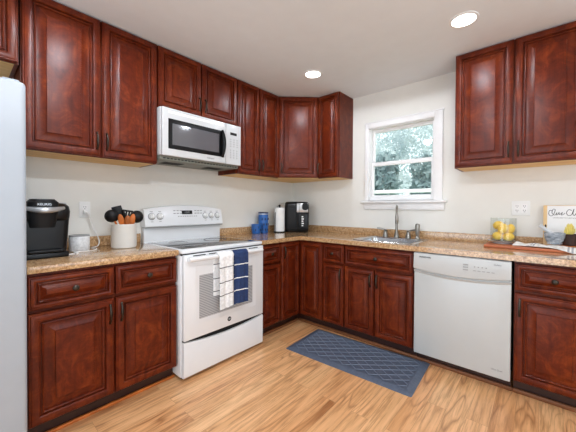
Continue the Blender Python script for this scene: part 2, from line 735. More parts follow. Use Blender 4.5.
def handle_mesh():
    if 'h' not in _handle:
        b = MB()
        L = .055
        pts, rs = [], []
        for i in range(13):
            t = -1 + 2 * i / 12
            pts.append((0, -.028 + .016 * abs(t) ** 3, t * L))
            rs.append(.0048 + .0026 * (1 - abs(t)) + (.002 if abs(t) > .9 else 0))
        b.tube(pts, rs, 10)
        for s in (-1, 1):
            b.tube([(0, 0, s * L * .88), (0, -.014, s * L * .9)], [.006, .0045], 10)
        _handle['h'] = b.mesh('handle', M['pewter'], 60)
    return _handle['h']


def knob_mesh():
    if 'k' not in _handle:
        _handle['k'] = MB().lathe([(.008, 0), (.0055, -.006), (.0055, -.012), (.014, -.017), (.0165, -.022), (.014, -.027), (.006, -.0295)], axis='y', seg=18).mesh('knob', M['pewter'], 50)
    return _handle['k']


def door(par, x0, x1, z0, z1, handle=None, mat='cherry', y=0.0, fw=.058):
    k = 1.0
    w = min(x1 - x0, z1 - z0)
    if w < .30:
        fw, k = min(fw, w * .2), .75
    d = MB().panel(x0, x1, z0, z1, door_prof(fw, k)).obj('door', M[mat], par, (0, y, 0), smooth=28)
    if handle:
        link('handle', handle_mesh(), d, (handle[0], -.0195, handle[1]))
    return d


def drawer(par, x0, x1, z0, z1, knob=True):
    h = z1 - z0
    w = min(h, x1 - x0)
    d = MB().panel(x0, x1, z0, z1, door_prof(min(.042, w * .24), .62 if w > .12 else .4)).obj('drawer', M['cherry_h'], par, smooth=28)
    if knob:
        link('knob', knob_mesh(), d, ((x0 + x1) / 2, -.0165, (z0 + z1) / 2))
    return d


def upper(label, loc, rz, w, z0, z1, splits, handles, dep=.30, name='wall_cabinet'):
    """face frame and carcass behind y=0, doors in front; handles = side per door"""
    t = thing(name, label, 'cabinet', (loc[0], loc[1], 0), rz)
    b = MB()
    b.box(0, .018, .010, dep, z0, z1).box(w - .018, w, .010, dep, z0, z1)
    b.box(0.001, w - .001, .011, .02, z0 + .001, z1 - .001)
    b.box(.018, w - .018, .02, dep, z1 - .02, z1 - .001)
    b.box(.018, w - .018, dep - .008, dep, z0 + .02, z1 - .02)
    b.obj('carcass', M['cherry'], t, smooth=0)
    MB().box(.017, w - .017, .019, dep, z0 - .0, z0 + .014).obj('bottom_panel', M['raw'], t, smooth=0)
    xs = [0] + splits + [w]
    for i, (a, c) in enumerate(zip(xs, xs[1:])):
        s = handles[i]
        hx = {'r': c - .028, 'l': a + .028, None: None}[s]
        zc = z0 + .105
        door(t, a + .0055, c - .0055, z0 + .006, z1 - .008, (hx, zc) if s else None)
    return t


R90 = PI / 2
ZU = 1.535
upper('dark cherry two-door wall cabinet over the coffee maker', (.30, -2.741, 0), R90, .771, ZU, H - .001, [.395], ['r', 'l'])
upper('short cherry two-door wall cabinet directly above the white microwave', (.30, -1.969, 0), R90, .770, 1.972, H - .001, [.378], ['r', 'l'])
upper('narrow-doored cherry wall cabinet between the microwave and the corner cabinet', (.30, -1.198, 0), R90, .594, ZU, H - .001, [.289], ['r', 'l'])
upper('cherry wall cabinet over the white fridge, cut off by the frame', (.30, -3.66, 0), R90, .912, 2.005, H - .001, [.456], ['r', 'l'])
upper('cherry two-door wall cabinet right of the kitchen window', (1.977, -.30, 0), 0, .765, ZU, H - .001, [.381], ['r', 'l'])
upper('slim single-door cherry wall cabinet left of the window, its side panel showing', (.622, -.30, 0), 0, .269, ZU, H - .001, [], ['l'])

# diagonal corner wall cabinet
t = thing('corner_wall_cabinet', 'diagonal cherry corner wall cabinet under the nearer-to-corner ceiling light', 'cabinet', (.302, -.603, 0), PI / 4)
t['label'] = 'diagonal single-door cherry wall cabinet filling the corner'
Wd = .3182 * math.sqrt(2)
c45 = math.cos(PI / 4)


def loc45(x, y):
    dx, dy = x - .302, y + .603
    return (dx * c45 + dy * c45, -dx * c45 + dy * c45)


b = MB()
poly = [(.302, -.603), (.620, -.302), (.620, -.002), (.002, -.002), (.002, -.603)]
pl = [loc45(*q) for q in poly]
b.loft([[(x, y, ZU + .014) for x, y in pl], [(x, y, H - .001) for x, y in pl]])
b.obj('carcass', M['cherry'], t, smooth=0)
b = MB()
b.loft([[(x, y + .012 if i < 2 else y, ZU) for i, (x, y) in enumerate(pl)], [(x, y + .012 if i < 2 else y, ZU + .014) for i, (x, y) in enumerate(pl)]])
b.obj('bottom_panel', M['raw'], t, smooth=0)
dd = door(t, .004, .4335, ZU + .006, H - .009, (.034, ZU + .105))
dd.rotation_euler = (0, 0, math.atan2(pl[1][1] - pl[0][1], pl[1][0] - pl[0][0]))


def base(label, loc, rz, w, dsplits, splits, handles, dz=(.69, .857), dep=.585, doorz=(.105, .670), knobs=True):
    t = thing('base_cabinet', label, 'cabinet', (loc[0], loc[1], 0), rz)
    b = MB()
    b.box(0, .018, .010, dep, .098, .874).box(w - .018, w, .010, dep, .098, .874)
    b.box(.001, w - .001, .011, .02, .099, .873)
    b.box(.018, w - .018, .02, dep, .1, .118)
    b.obj('carcass', M['cherry'], t, smooth=0)
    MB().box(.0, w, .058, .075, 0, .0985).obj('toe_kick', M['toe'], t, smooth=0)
    if dsplits is not None:
        xs = [0] + dsplits + [w]
        for a, c in zip(xs, xs[1:]):
            drawer(t, a + .005, c - .005, dz[0], dz[1])
    else:
        doorz = (.105, .857)
    xs = [0] + splits + [w]
    for i, (a, c) in enumerate(zip(xs, xs[1:])):
        s = handles[i]
        hx = {'r': c - .03, 'l': a + .03, None: None}[s]
        door(t, a + .005, c - .005, doorz[0], doorz[1], (hx, doorz[1] - .085) if s else None)
    return t


FX = .61
base('cherry base cabinet with two drawers and two doors beside the white fridge', (FX, -2.759, 0), R90, .783, [.392], [.392], ['r', 'l'])
base('narrow cherry base cabinet between the range and the inside corner', (FX, -1.188, 0), R90, .277, [], [], [None])
base('slim cherry base cabinet with one small drawer left of the sink cabinet', (.914, -FX, 0), 0, .236, [], [], ['r'])
base('cherry sink base cabinet with one wide false drawer over two doors', (1.152, -FX, 0), 0, .616, [], [.293], ['r', 'l'])
base('cherry base cabinet with one drawer right of the dishwasher', (2.390, -FX, 0), 0, .385, [], [], ['l'])

# corner base cabinet with two full-height doors at a right angle
t = thing('corner_base_cabinet', 'cherry corner base cabinet, two full-height doors meeting at right angle', 'cabinet', (0, 0, 0))
b = MB()
b.box(.60, .612, -.909, -.60, .098, .874).box(.60, .912, -.612, -.60, .098, .874)
b.box(.03, .605, -.909, -.895, .098, .874).box(.898, .912, -.605, -.03, .098, .874)
b.box(.03, .605, -.897, -.03, .098, .115).box(.60, .90, -.605, -.03, .098, .115)
b.obj('carcass', M['cherry'], t, smooth=0)
b = MB().box(.536, .552, -.909, -.536, 0, .0985).box(.552, .912, -.552, -.536, 0, .0985)
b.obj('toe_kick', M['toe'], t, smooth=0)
d1 = door(t, .004, .276, .105, .857, (.03, .772))
d1.location, d1.rotation_euler = (.612, -.909, 0), (0, 0, R90)
d2 = door(t, .0, .268, .105, .857, None)
d2.location = (.638, -.612, 0)

# ------------------------------------------------------------------ worktops
xs = [0.001, .65, 1.215, 1.70, 2.86]
ys = [-1.192, -.65, -.545, -.115, -.001]


def on(i, j):
    if j == 0:
        return i == 0
    return not (i == 2 and j == 2)


ct = thing('countertop', 'L-shaped tan granite worktop running from the range round past the sink', 'countertop', (.65, -.3, .876))
MB().slab(xs, ys, on, .876, .914, 'xyz').bevel_sharp(.006).obj('worktop', M['granite'], ct, (-.65, .3, -.876))
b = MB().box(.001, .021, -1.192, -.001, .9135, .988, .003).box(.0205, 2.86, -.021, -.001, .9135, .988, .003)
b.obj('backsplash', M['granite'], ct, (-.65, .3, -.876))
ct = thing('countertop', 'short tan granite worktop between the fridge and the range', 'countertop', (.3, -2.36, .876))
MB().box(.001, .65, -2.762, -1.976, .876, .914, .006).obj('worktop', M['granite'], ct, (-.3, 2.36, -.876))
MB().box(.001, .021, -2.762, -1.976, .9135, .988, .003).obj('backsplash', M['granite'], ct, (-.3, 2.36, -.876))

# ------------------------------------------------------------------ fridge
t = thing('refrigerator', 'white textured refrigerator at the left edge of the picture', 'refrigerator', (.36, -3.2, 0))
t2 = Matrix.Translation((-.36, 3.2, 0))
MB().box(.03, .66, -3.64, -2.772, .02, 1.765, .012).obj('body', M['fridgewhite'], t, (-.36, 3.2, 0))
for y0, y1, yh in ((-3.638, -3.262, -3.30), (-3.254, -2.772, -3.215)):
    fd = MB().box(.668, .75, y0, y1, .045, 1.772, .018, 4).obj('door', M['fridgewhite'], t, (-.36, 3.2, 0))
    MB().tube([(.748, yh, .75), (.79, yh, .78), (.79, yh, 1.55), (.748, yh, 1.58)], .012).obj('handle', M['fridgewhite'], fd)
MB().box(.60, .72, -2.85, -2.79, 1.766, 1.785, .006).obj('hinge_cover', M['fridgewhite'], t, (-.36, 3.2, 0))
for x in (.1, .6):
    for y in (-3.58, -2.84):
        MB().lathe([(.02, 0), (.02, .03)], (0, 0, 0), 12).obj('foot', M['black'], t, (x - .36, y + 3.2, 0))

# ------------------------------------------------------------------ microwave (local: x along width, front at -y)
MW = .764
M['mwwhite'] = plain('white_microwave_enamel', (208, 210, 211), .25, coat=.2, var=.01)
t = thing('microwave', 'white over-the-range microwave under the short cherry cabinet', 'microwave', (.345, -1.9675, 0), R90)
b = MB().box(0, MW, 0, .342, 1.606, 1.97, .004)
b.obj('body', M['mwwhite'], t)
b = MB().box(.004, MW - .004, .012, .34, 1.574, 1.607, .004)
b.mi = 1
for x in (.1, .5):
    b.box(x, x + .17, .12, .24, 1.5725, 1.5745)
for k in range(24):
    b.box(.03 + k * .03, .05 + k * .03, .010, .0125, 1.582, 1.590)
b.obj('underside_vent', [M['under'], M['gap']], t)
# door with window, control panel
dw = .585
b = MB().box(.004, dw, -.032, -.001, 1.600, 1.966, .008, 3)
d = b.obj('door', M['mwwhite'], t)
MB().panel(.05, dw - .018, 1.655, 1.885, [(0, -.030), (0, -.0335), (.004, -.0345), (.03, -.0345)]).obj('window_frame', M['black'], d, smooth=30)
MB().panel(.082, dw - .075, 1.688, 1.850, [(0, -.034), (0, -.0352), (.002, -.0356)]).obj('window', M['mwglass'], d, smooth=0)
b = MB()
pts, rs = [], []
for i in range(13):
    s = -1 + 2 * i / 12
    pts.append((dw - .040, -.036 - .03 * (1 - s * s), 1.77 + s * .118))
    rs.append(.010 + .006 * (1 - s * s))
b.tube(pts, rs, 12).obj('handle', M['black'], d)
text_obj('maker_mark', 'Whirlpool', .017, M['ink'], d, (dw - .16, -.0325, 1.628), (R90, 0, 0), .25)
b = MB().panel(.05, dw - .02, 1.925, 1.945, [(0, -.031), (0, -.0326), (.001, -.0328)])
b.obj('vent_slot', M['plastic_w'], d, smooth=0)
b = MB().box(dw + .003, MW - .004, -.03, -.001, 1.600, 1.966, .006, 3)
b.mi = 1
for r in range(4):
    for c in range(3):
        x, z = dw + .045 + c * .038, 1.825 - r * .021
        b.box(x, x + .018, -.0306, -.0295, z, z + .006)
for r in range(4):
    for c in range(3):
        x, z = dw + .048 + c * .036, 1.725 - r * .022
        b.box(x, x + .012, -.0306, -.0295, z, z + .009)
cp = b.obj('control_panel', [M['mwwhite'], M['shade_grey']], t)
MB().box(dw + .05, MW - .055, -.0312, -.029, 1.868, 1.892).obj('display', M['gap'], cp, smooth=0)

# ------------------------------------------------------------------ range (local: x along width, front -y at x_world=.67)
RW = .762
t = thing('range_stove', 'white freestanding electric range with black glass cooktop and two towels', 'stove', (.655, -1.971, 0), R90)
b = MB().box(.002, RW - .002, .0, .615, .026, .872, .004)
b.obj('body', M['white'], t)
b = MB().box(0, RW, -.02, .62, .884, .912, .010, 3)
b.box(.012, RW - .012, .0, .60, .870, .886)
co = b.obj('cooktop_frame', M['white'], t)
b = MB().box(.03, RW - .03, .035, .535, .9105, .9135, .001)
b.mi = 1
for x, y, r in ((.2, .16, .1), (.56, .16, .075), (.2, .4, .075), (.56, .4, .1)):
    b.lathe([(r - .002, .9134), (r - .002, .9139), (r + .001, .9139), (r + .001, .9134)], (x, y, 0), 32, cap0=False, cap1=False)
cg = b.obj('glass_top', [M['blackglass'], M['ink']], co)
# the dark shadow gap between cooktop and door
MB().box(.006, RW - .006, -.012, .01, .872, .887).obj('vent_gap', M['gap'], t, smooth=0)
# backguard with curved top
b = MB()
n = 24
lf, lb = [], []
b.box(.004, RW - .004, .598, .648, .905, 1.05, .006)
bgo = b.obj('backguard', M['white'], t)
b = MB()
front, back = [], []
for i in range(n + 1):
    x = RW * i / n
    s = 2 * i / n - 1
    zt = 1.190 + .034 * (1 - s * s)
    front.append((x, .537, zt - .012))
    back.append((x, .640, zt))
prof = []
for i in range(n + 1):
    x = front[i][0]
    zt = back[i][2]
    prof.append([(x, .648, 1.04), (x, .563, 1.04), (x, .558, 1.047), (x, .586, zt - .014), (x, .592, zt - .004), (x, .600, zt), (x, .648, zt)])
b.loft(prof)
def on_panel(x, z):
    """y of the sloped control face at height z"""
    s = 2 * x / RW - 1
    return .558 + (z - 1.047) / (1.190 + .034 * (1 - s * s) - .014 - 1.047) * .028


b.mi = 1
for x in (.25, .28, .31, .455, .485, .515):
    for z in (1.148, 1.172):
        y = on_panel(x, z)
        b.box(x, x + .02, y - .0018, y + .003, z, z + .007)
for k in range(9):
    x = .29 + k * .022
    b.box(x, x + .012, on_panel(x, 1.122) - .0018, on_panel(x, 1.122) + .003, 1.122, 1.128)
for x in (.058, .128, .568, .636, .706):
    b.box(x - .012, x + .012, on_panel(x, 1.168) - .001, on_panel(x, 1.168) + .003, 1.166, 1.171)
    b.box(x - .010, x + .010, on_panel(x, 1.080) - .001, on_panel(x, 1.080) + .003, 1.082, 1.086)
cpn = b.obj('control_panel', [M['white'], M['shade_grey']], t, smooth=30)
MB().box(.0, RW, .566, .62, 1.033, 1.0405).obj('panel_lip', M['shade_grey'], t, smooth=0)


tilt = math.atan2(.028, .155)
km = MB().lathe([(.024, 0), (.024, -.008), (.019, -.012), (.018, -.022), (.015, -.024)], axis='y', seg=20)
km.box(-.0045, .0045, -.032, -.02, -.018, .018, .002)
km = km.mesh('knob', M['plastic_w'], 40)
rim = MB().lathe([(.030, .001), (.030, -.002), (.025, -.003)], axis='y', seg=24).mesh('knob_rim', M['shade_grey'], 40)
for x in (.058, .128, .568, .636, .706):
    k = link('knob', km, cpn, (x, on_panel(x, 1.128), 1.128), (-tilt, 0, 0))
    link('knob_rim', rim, k)
b = MB().box(-.052, .052, -.002, .002, -.017, .017)
dsp = b.obj('display', M['gap'], cpn, (.380, on_panel(.38, 1.160), 1.160), (-tilt, 0, 0), smooth=0)
text_obj('clock_digits', '12:00', .022, M['shade_grey'], dsp, (0, -.0022, 0), (R90, 0, 0))
# oven door
b = MB().box(.008, RW - .008, -.038, -.002, .283, .877, .006, 3)
od = b.obj('oven_door', M['white'], t)
b = MB()
for k in range(5):
    b.box(.075 + k * .128, .175 + k * .128, -.0388, -.036, .864, .871)
b.obj('vent_slots', M['gap'], od, smooth=0)
MB().panel(.09, RW - .09, .375, .80, [(0, -.036), (0, -.0388), (.003, -.0392), (.008, -.0388)]).obj('door_inset', M['white'], od, smooth=30)
MB().panel(.124, RW - .135, .412, .724, [(0, -.037), (0, -.0393), (.001, -.0396)]).obj('oven_window', M['ovenglass'], od, smooth=0)
b = MB()
b.tube([(.028 + (RW - .080) * i / 20, -.068 - .008 * math.sin(PI * i / 20), .848) for i in range(21)], .0165, 14)
for x in (.044, RW - .068):
    b.box(x - .016, x + .016, -.068, -.034, .832, .862, .006)
b.obj('handle', M['white'], od)
em = MB().lathe([(.0175, -.036), (.0175, -.0395), (.015, -.0402)], (RW / 2 + .008, 0, .338), 24, 'y').obj('emblem', M['inkblack'], od)
text_obj('emblem_letters', 'GE', .018, M['plastic_w'], em, (RW / 2 + .008, -.0404, .338), (R90, 0, 0), .2)
# storage drawer with the dark curved grip at its top
n = 20
b = MB()
prof = []
for i in range(n + 1):
    x = .008 + (RW - .016) * i / n
    s = 2 * i / n - 1
    zt = .273 - .030 * (1 - s * s)
    prof.append([(x, 0, .026), (x, -.028, .026), (x, -.034, .034), (x, -.036, zt - .012), (x, -.030, zt), (x, 0, zt)])
b.loft(prof)
b.obj('storage_drawer', M['white'], t)
MB().box(.012, RW - .012, -.012, .0, .225, .284).obj('grip_recess', M['gap'], t, smooth=0)
for x in (.05, RW - .05):
    for y in (.03, .56):
        MB().lathe([(.018, 0), (.018, .028)], (0, 0, 0), 12).obj('foot', M['black'], t, (x, y, 0))
MB().box(.02, RW - .02, .012, .05, .006, .03).obj('kick_strip', M['gap'], t, smooth=0)


# ------------------------------------------------------------------ towels over the oven handle
def towel(label, y0, y1, front_z, back_z, base_mat, stripe_mat, stripes, shift, seed):
    rnd = random.Random(seed)
    hx, hz, r = .727, .848, .0215
    path = []
    nb, nf = 10, 26
    for z in sorted({back_z + (hz - back_z) * i / (nb - 1) for i in range(nb)} | {z + .02 for q in stripes for z in q if z + .02 > back_z}):
        path.append((hx - r - .002, z, -1))
    for i in range(1, 9):
        a = PI - PI * i / 9
        path.append((hx + r * math.cos(a), hz + r * math.sin(a), 0))
    fr = []
    zz = sorted({hz - (hz - front_z) * i / nf for i in range(nf + 1)} | {z for s in stripes for z in s}, reverse=True)
    for z in zz:
        fr.append((hx + r + .004, z, 1))
    path += fr
    N = 12
    b = bmesh.new()
    th = .009
    ph = rnd.random() * 6

    def pt(k, j, off):
        x, z, side = path[k]
        u = j / N
        drop = max(0, hz - z)
        # unit normal away from bar
        if side == 0:
            nx, nz = (x - hx) / r, (z - hz) / r
        else:
            nx, nz = side, 0
        wob = .0045 * math.sin(u * 9 + ph) * min(1, drop / .1) + .003 * math.sin(u * 21 + ph * 2)
        yy = y0 + (y1 - y0) * u + (.006 * drop * math.sin(ph) if side == 1 else 0) + (shift if side == -1 else shift * (.5 if side == 0 else 0) * (1 - u))
        edge = min(u, 1 - u)
        t = off * (1 if edge > .04 else .6)
        return Vector((x + nx * (t + (wob if off else wob * .4)), yy, z + nz * t - (.006 * math.sin(u * 3 + ph) * min(1, drop / .2) if side == 1 else 0)))
    A = [[b.verts.new(pt(k, j, 0)) for j in range(N + 1)] for k in range(len(path))]
    Bv = [[b.verts.new(pt(k, j, th)) for j in range(N + 1)] for k in range(len(path))]
    for k in range(len(path) - 1):
        zm = (path[k][1] + path[k + 1][1]) / 2
        mi = 0
        if path[k][2] == 1 and path[k + 1][2] == 1:
            mi = int(any(lo <= zm <= hi for lo, hi in stripes))
        elif path[k][2] == -1:
            mi = int(any(lo + .02 <= zm <= hi + .02 for lo, hi in stripes))
        for j in range(N):
            b.faces.new((A[k][j], A[k + 1][j], A[k + 1][j + 1], A[k][j + 1])).material_index = mi
            b.faces.new((Bv[k][j], Bv[k][j + 1], Bv[k + 1][j + 1], Bv[k + 1][j])).material_index = mi
        for j in (0, N):
            b.faces.new((A[k][j], A[k + 1][j], Bv[k + 1][j], Bv[k][j])).material_index = mi
    for k in (0, len(path) - 1):
        for j in range(N):
            b.faces.new((A[k][j], A[k][j + 1], Bv[k][j + 1], Bv[k][j]))
    m = MB()
    m.b.free()
    m.b = b
    o = m.obj('dish_towel', [base_mat, stripe_mat], None, smooth=60)
    # move the origin to the handle
    c = Vector((hx, (y0 + y1) / 2, hz))
    o.data.transform(Matrix.Translation(-c))
    o.location = c
    tag(o, label, 'towel', 'towels on the oven handle')


towel('white terry towel with thin dark stripes on the oven handle', -1.718, -1.588, .462, .55, M['terry_w'], M['terry_k'],
      [(.762, .768), (.655, .661), (.560, .566)], -.012, 3)
towel('navy blue terry towel with thin white stripes on the oven handle', -1.584, -1.444, .462, .60, M['terry_b'], M['terry_w'],
      [(.762, .770), (.655, .663), (.560, .568)], .0, 5)

# ------------------------------------------------------------------ dishwasher
t = thing('dishwasher', 'white built-in dishwasher with curved grip under the worktop', 'dishwasher', (1.774, -.61, 0))
DWW = .606
MB().box(.004, DWW - .004, 0, .57, .10, .870).obj('body', M['shade_grey'], t, smooth=0)
dd = MB().box(.003, DWW - .003, -.026, -.001, .088, .745, .006, 3).obj('door', M['dishwhite'], t)
n = 24
prof = []
for i in range(n + 1):
    x = .003 + (DWW - .006) * i / n
    s = 2 * i / n - 1
    zb = .740 - .026 * (1 - s * s)
    prof.append([(x, -.001, zb), (x, -.022, zb), (x, -.042, zb + .010), (x, -.045, zb + .02), (x, -.036, .862), (x, -.030, .868), (x, -.001, .868)])
b = MB().loft(prof)
b.mi = 1
for k in range(3):
    b.box(.335, .365, -.0445, -.040, .780 + k * .018, .786 + k * .018)
for k in range(4):
    b.box(.40 + k * .022, .407 + k * .022, -.0432, -.038, .806, .813)
for k in range(5):
    b.box(.395 + k * .026, .412 + k * .026, -.0445, -.040, .782, .786)
cp = b.obj('control_panel', [M['dishwhite'], M['shade_grey']], t)
# moulded grip lip below the panel
prof = []
for i in range(n + 1):
    x = .003 + (DWW - .006) * i / n
    s = 2 * i / n - 1
    zb = .738 - .026 * (1 - s * s)
    prof.append([(x, -.024, zb), (x, -.036, zb - .003), (x, -.024, zb - .022)])
MB().loft(prof).obj('grip_lip', M['dishwhite'], t)
text_obj('maker_mark', 'FRIGIDAIRE', .0165, M['inkblack'], cp, (.085, -.0410, .838), (R90 - .06, 0, 0))
text_obj('series_mark', 'Gallery', .014, M['ink'], cp, (DWW - .075, -.0412, .838), (R90 - .06, 0, 0), .2)
text_obj('cycle_mark', 'Ultra Quiet', .013, M['ink'], dd, (DWW - .075, -.0265, .142), (R90, 0, 0), .15)
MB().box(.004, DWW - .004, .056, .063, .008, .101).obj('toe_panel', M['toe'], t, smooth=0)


# ------------------------------------------------------------------ sink and faucet
def rrect(x0, x1, y0, y1, r, z, seg=5):
    L = []
    for cx, cy, a0 in ((x1 - r, y0 + r, -PI / 2), (x1 - r, y1 - r, 0), (x0 + r, y1 - r, PI / 2), (x0 + r, y0 + r, PI)):
        for k in range(seg + 1):
            a = a0 + PI / 2 * k / seg
            L.append((cx + r * math.cos(a), cy + r * math.sin(a), z))
    return L


t = thing('sink', 'stainless steel drop-in sink below the window', 'sink', (1.457, -.33, .914))
b = MB()
X0, X2, Y1, Y2 = 1.18, 1.735, -.565, -.055
loops = [rrect(X0, X2, Y1, Y2, .04, .9145), rrect(X0 + .004, X2 - .004, Y1 + .004, Y2 - .004, .038, .9185),
         rrect(X0 + .028, X2 - .028, Y1 + .026, Y2 - .105, .05, .918), rrect(X0 + .04, X2 - .04, Y1 + .036, Y2 - .115, .05, .908),
         rrect(X0 + .055, X2 - .055, Y1 + .05, Y2 - .13, .06, .80), rrect(X0 + .09, X2 - .09, Y1 + .085, Y2 - .165, .06, .765)]
b.loft(loops, cap0=False)
b.obj('basin', M['steel'], t, (-1.457, .33, -.914))
MB().lathe([(.04, .7655), (.038, .7675), (.025, .7665)], (1.457, -.36, 0), 20).obj('drain', M['nickel'], t, (-1.457, .33, -.914))
# faucet, gooseneck turned toward the room
fx, fy, fz = 1.437, -.105, .9185
t = thing('faucet', 'tall gooseneck nickel kitchen faucet behind the sink', 'faucet', (fx, fy, fz))
ang = math.atan2(-2.6, 1.0)
dx, dy = math.cos(ang), math.sin(ang)
MB().lathe([(.026, 0), (.026, .008), (.02, .03), (.014, .06)], seg=20).obj('base', M['nickel'], t)
pts = [(0, 0, .05), (0, 0, .16), (0, 0, .235)]
rr = .075
for k in range(1, 11):
    a = PI - PI * k / 10 * .97
    pts.append(((rr + rr * math.cos(a)) * dx, (rr + rr * math.cos(a)) * dy, .235 + rr * math.sin(a) * 1.0))
e = pts[-1]
pts.append((e[0], e[1], e[2] - .03))
sp = MB().tube(pts, .0115, 14).obj('spout', M['nickel'], t)
MB().lathe([(.0125, -.0), (.015, -.02), (.0155, -.075), (.012, -.08)], (e[0], e[1], e[2] - .02), 16).obj('spray_head', M['nickel'], sp)
for sgn, x in ((-1, -.113), (1, .112)):
    h = MB().lathe([(.027, 0), (.027, .006), (.023, .02), (.016, .055), (.019, .066), (.011, .076)], (x, 0, 0), 18)
    h.tube([(x, 0, .066), (x + sgn * .03, -.01, .076), (x + sgn * .078, -.02, .084)], [.008, .0085, .0095], 10)
    h.obj('lever_handle', M['nickel'], t)
t = thing('side_sprayer', 'nickel side sprayer standing right of the sink faucet', 'sprayer', (1.635, -.105, fz))
MB().lathe([(.022, 0), (.022, .006), (.016, .02), (.012, .035)], seg=18).obj('base', M['nickel'], t)
MB().lathe([(.014, .03), (.018, .05), (.019, .095), (.021, .125), (.018, .138), (.009, .144)], seg=18).obj('spray_head', M['nickel'], t)

# ------------------------------------------------------------------ coffee maker (front toward +x)
t = thing('coffee_maker', 'black single-serve coffee maker on the worktop beside the fridge', 'coffee maker', (.27, -2.648, .914), R90)
W = .118


def bx(name, mat, *a, par=None, bev=.01, seg=3):
    return MB().box(*a, bev, seg).obj(name, M[mat], par or t)


bx('base', 'black', -W + .014, W - .014, -.150, .15, 0, .032, bev=.008)
bx('drip_tray', 'blackmatte', -.08, .08, -.158, -.08, .03, .05, bev=.01)
b = MB()
prof = []
for z, s in ((.03, .88), (.1, .93), (.2, .98), (.235, 1.0)):
    prof.append(rrect(-W * s, W * s, -.112, .15, .03, z))
b.loft(prof)
b.obj('body', M['black'], t)
b = MB()
prof = []
for z, s, f in ((.212, .97, -.118), (.225, 1.0, -.132), (.265, 1.02, -.140), (.295, .98, -.132), (.310, .88, -.112), (.316, .72, -.085)):
    prof.append(rrect(-W * s, W * s, f, .152, .050 * s, z))
b.loft(prof)
hd = b.obj('brew_head', M['black'], t)
b = MB()
b.loft([rrect(-.070, .045, -.150, -.06, .045, .175), rrect(-.088, .062, -.165, -.05, .05, .270)])
b.obj('pod_holder', M['blackmatte'], t)
b = MB()
L = [(-.100 + .182 * i / 14, -.132 - .048 * math.sin(PI * i / 14), .286 - .012 * math.sin(PI * i / 14)) for i in range(15)]
b.tube(L, [.009 + .008 * math.sin(PI * i / 14) for i in range(15)], 10)
b.obj('silver_trim', M['silver'], hd)
b = MB()
b.loft([rrect(-.078, .055, -.168, -.03, .035, .292), rrect(-.080, .057, -.170, -.02, .035, .318), rrect(-.062, .040, -.155, -.03, .03, .336)])
hl = b.obj('lift_handle', M['blackmatte'], hd)
text_obj('maker_mark', 'KEURIG', .018, M['silver'], hl, (-.012, -.1705, .306), (R90, 0, 0))
b = MB()
for x in (.078, .096):
    b.lathe([(.009, .300), (.009, .3165), (.005, .3175)], (x, -.075, 0), 12)
b.obj('buttons', M['silver'], hd)

# ------------------------------------------------------------------ white canister-shaped speaker and cord
t = thing('smart_speaker', 'small white cylinder with a grey top on the left worktop', 'speaker', (.20, -2.443, .914))
MB().lathe([(.054, 0), (.058, .006), (.058, .094), (.056, .098)], seg=32).obj('fabric_body', mk_fabric('white_knit', (230, 231, 232), 700), t)
MB().lathe([(.0575, .0975), (.0575, .103), (.053, .106), (.048, .1045)], seg=32).obj('top_ring', M['shade_grey'], t)
t = thing('wall_outlet', 'white outlet plate on the left wall with a plug in it', 'outlet', (0.001, -2.364, 1.187), R90)


def outlet(t, gangs):
    w = .035 + .023 * (gangs - 1)
    MB().box(-w, w, -.006, 0, -.058, .058, .003).obj('plate', M['plastic_w'], t)
    for g in range(gangs):
        x = (g - (gangs - 1) / 2) * .046
        f = MB().box(x - .017, x + .017, -.0075, -.005, -.034, .034, .001).obj('receptacle', M['trim'], t)
        b = MB()
        for z in (-.018, .018):
            b.box(x - .0075, x - .0050, -.0079, -.006, z - .004, z + .007)
            b.box(x + .0050, x + .0075, -.0079, -.006, z - .004, z + .006)
            b.lathe([(.0026, -.0079), (.0026, -.006)], (x, 0, z - .010), 8, 'y')
        b.obj('slots', M['inkblack'], f, smooth=0)


outlet(t, 1)
t = thing('wall_outlet', 'double white outlet plate on the back wall above the lemons', 'outlet', (2.391, -.001, 1.212))
outlet(t, 2)
t = thing('power_cord', 'white cord hanging from the left wall outlet to the worktop', 'cord', (.01, -2.364, 1.17))
o0 = Vector((.01, -2.364, 1.17))
MB().box(-.0005, .026, -.013, .013, -.014, .014, .004).obj('plug', M['plastic_w'], t, (.0, 0, 0))
P = [(.035, -2.362, 1.168), (.05, -2.35, 1.15), (.05, -2.335, 1.10), (.045, -2.315, 1.04), (.045, -2.292, .985), (.05, -2.285, .945),
     (.07, -2.30, .921), (.10, -2.325, .919), (.145, -2.36, .919), (.20, -2.345, .919), (.27, -2.37, .919), (.30, -2.42, .919), (.29, -2.48, .919)]


def smooth_path(P, n=6):
    P = [Vector(p) for p in P]
    out = []
    for i in range(len(P) - 1):
        p0, p1, p2, p3 = P[max(i - 1, 0)], P[i], P[i + 1], P[min(i + 2, len(P) - 1)]
        for k in range(n):
            s = k / n
            out.append(.5 * ((2 * p1) + (p2 - p0) * s + (2 * p0 - 5 * p1 + 4 * p2 - p3) * s * s + (3 * p1 - p0 - 3 * p2 + p3) * s ** 3))
    out.append(P[-1])
    return out


MB().tube([p - o0 for p in smooth_path(P)], .0038, 8).obj('cable', M['cord'], t)
t = thing('charging_cable', 'white cable end lying in front of the coffee maker base', 'cable', (.33, -2.52, .914))
MB().tube(smooth_path([(-.1, .03, .004), (-.03, .035, .004), (.02, .015, .004), (.04, -.03, .004), (.0, -.05, .004)]), .004, 8).obj('cable', M['cord'], t)
MB().box(-.012, .028, .02, .036, .0, .012, .003).obj('connector', M['plastic_w'], t)

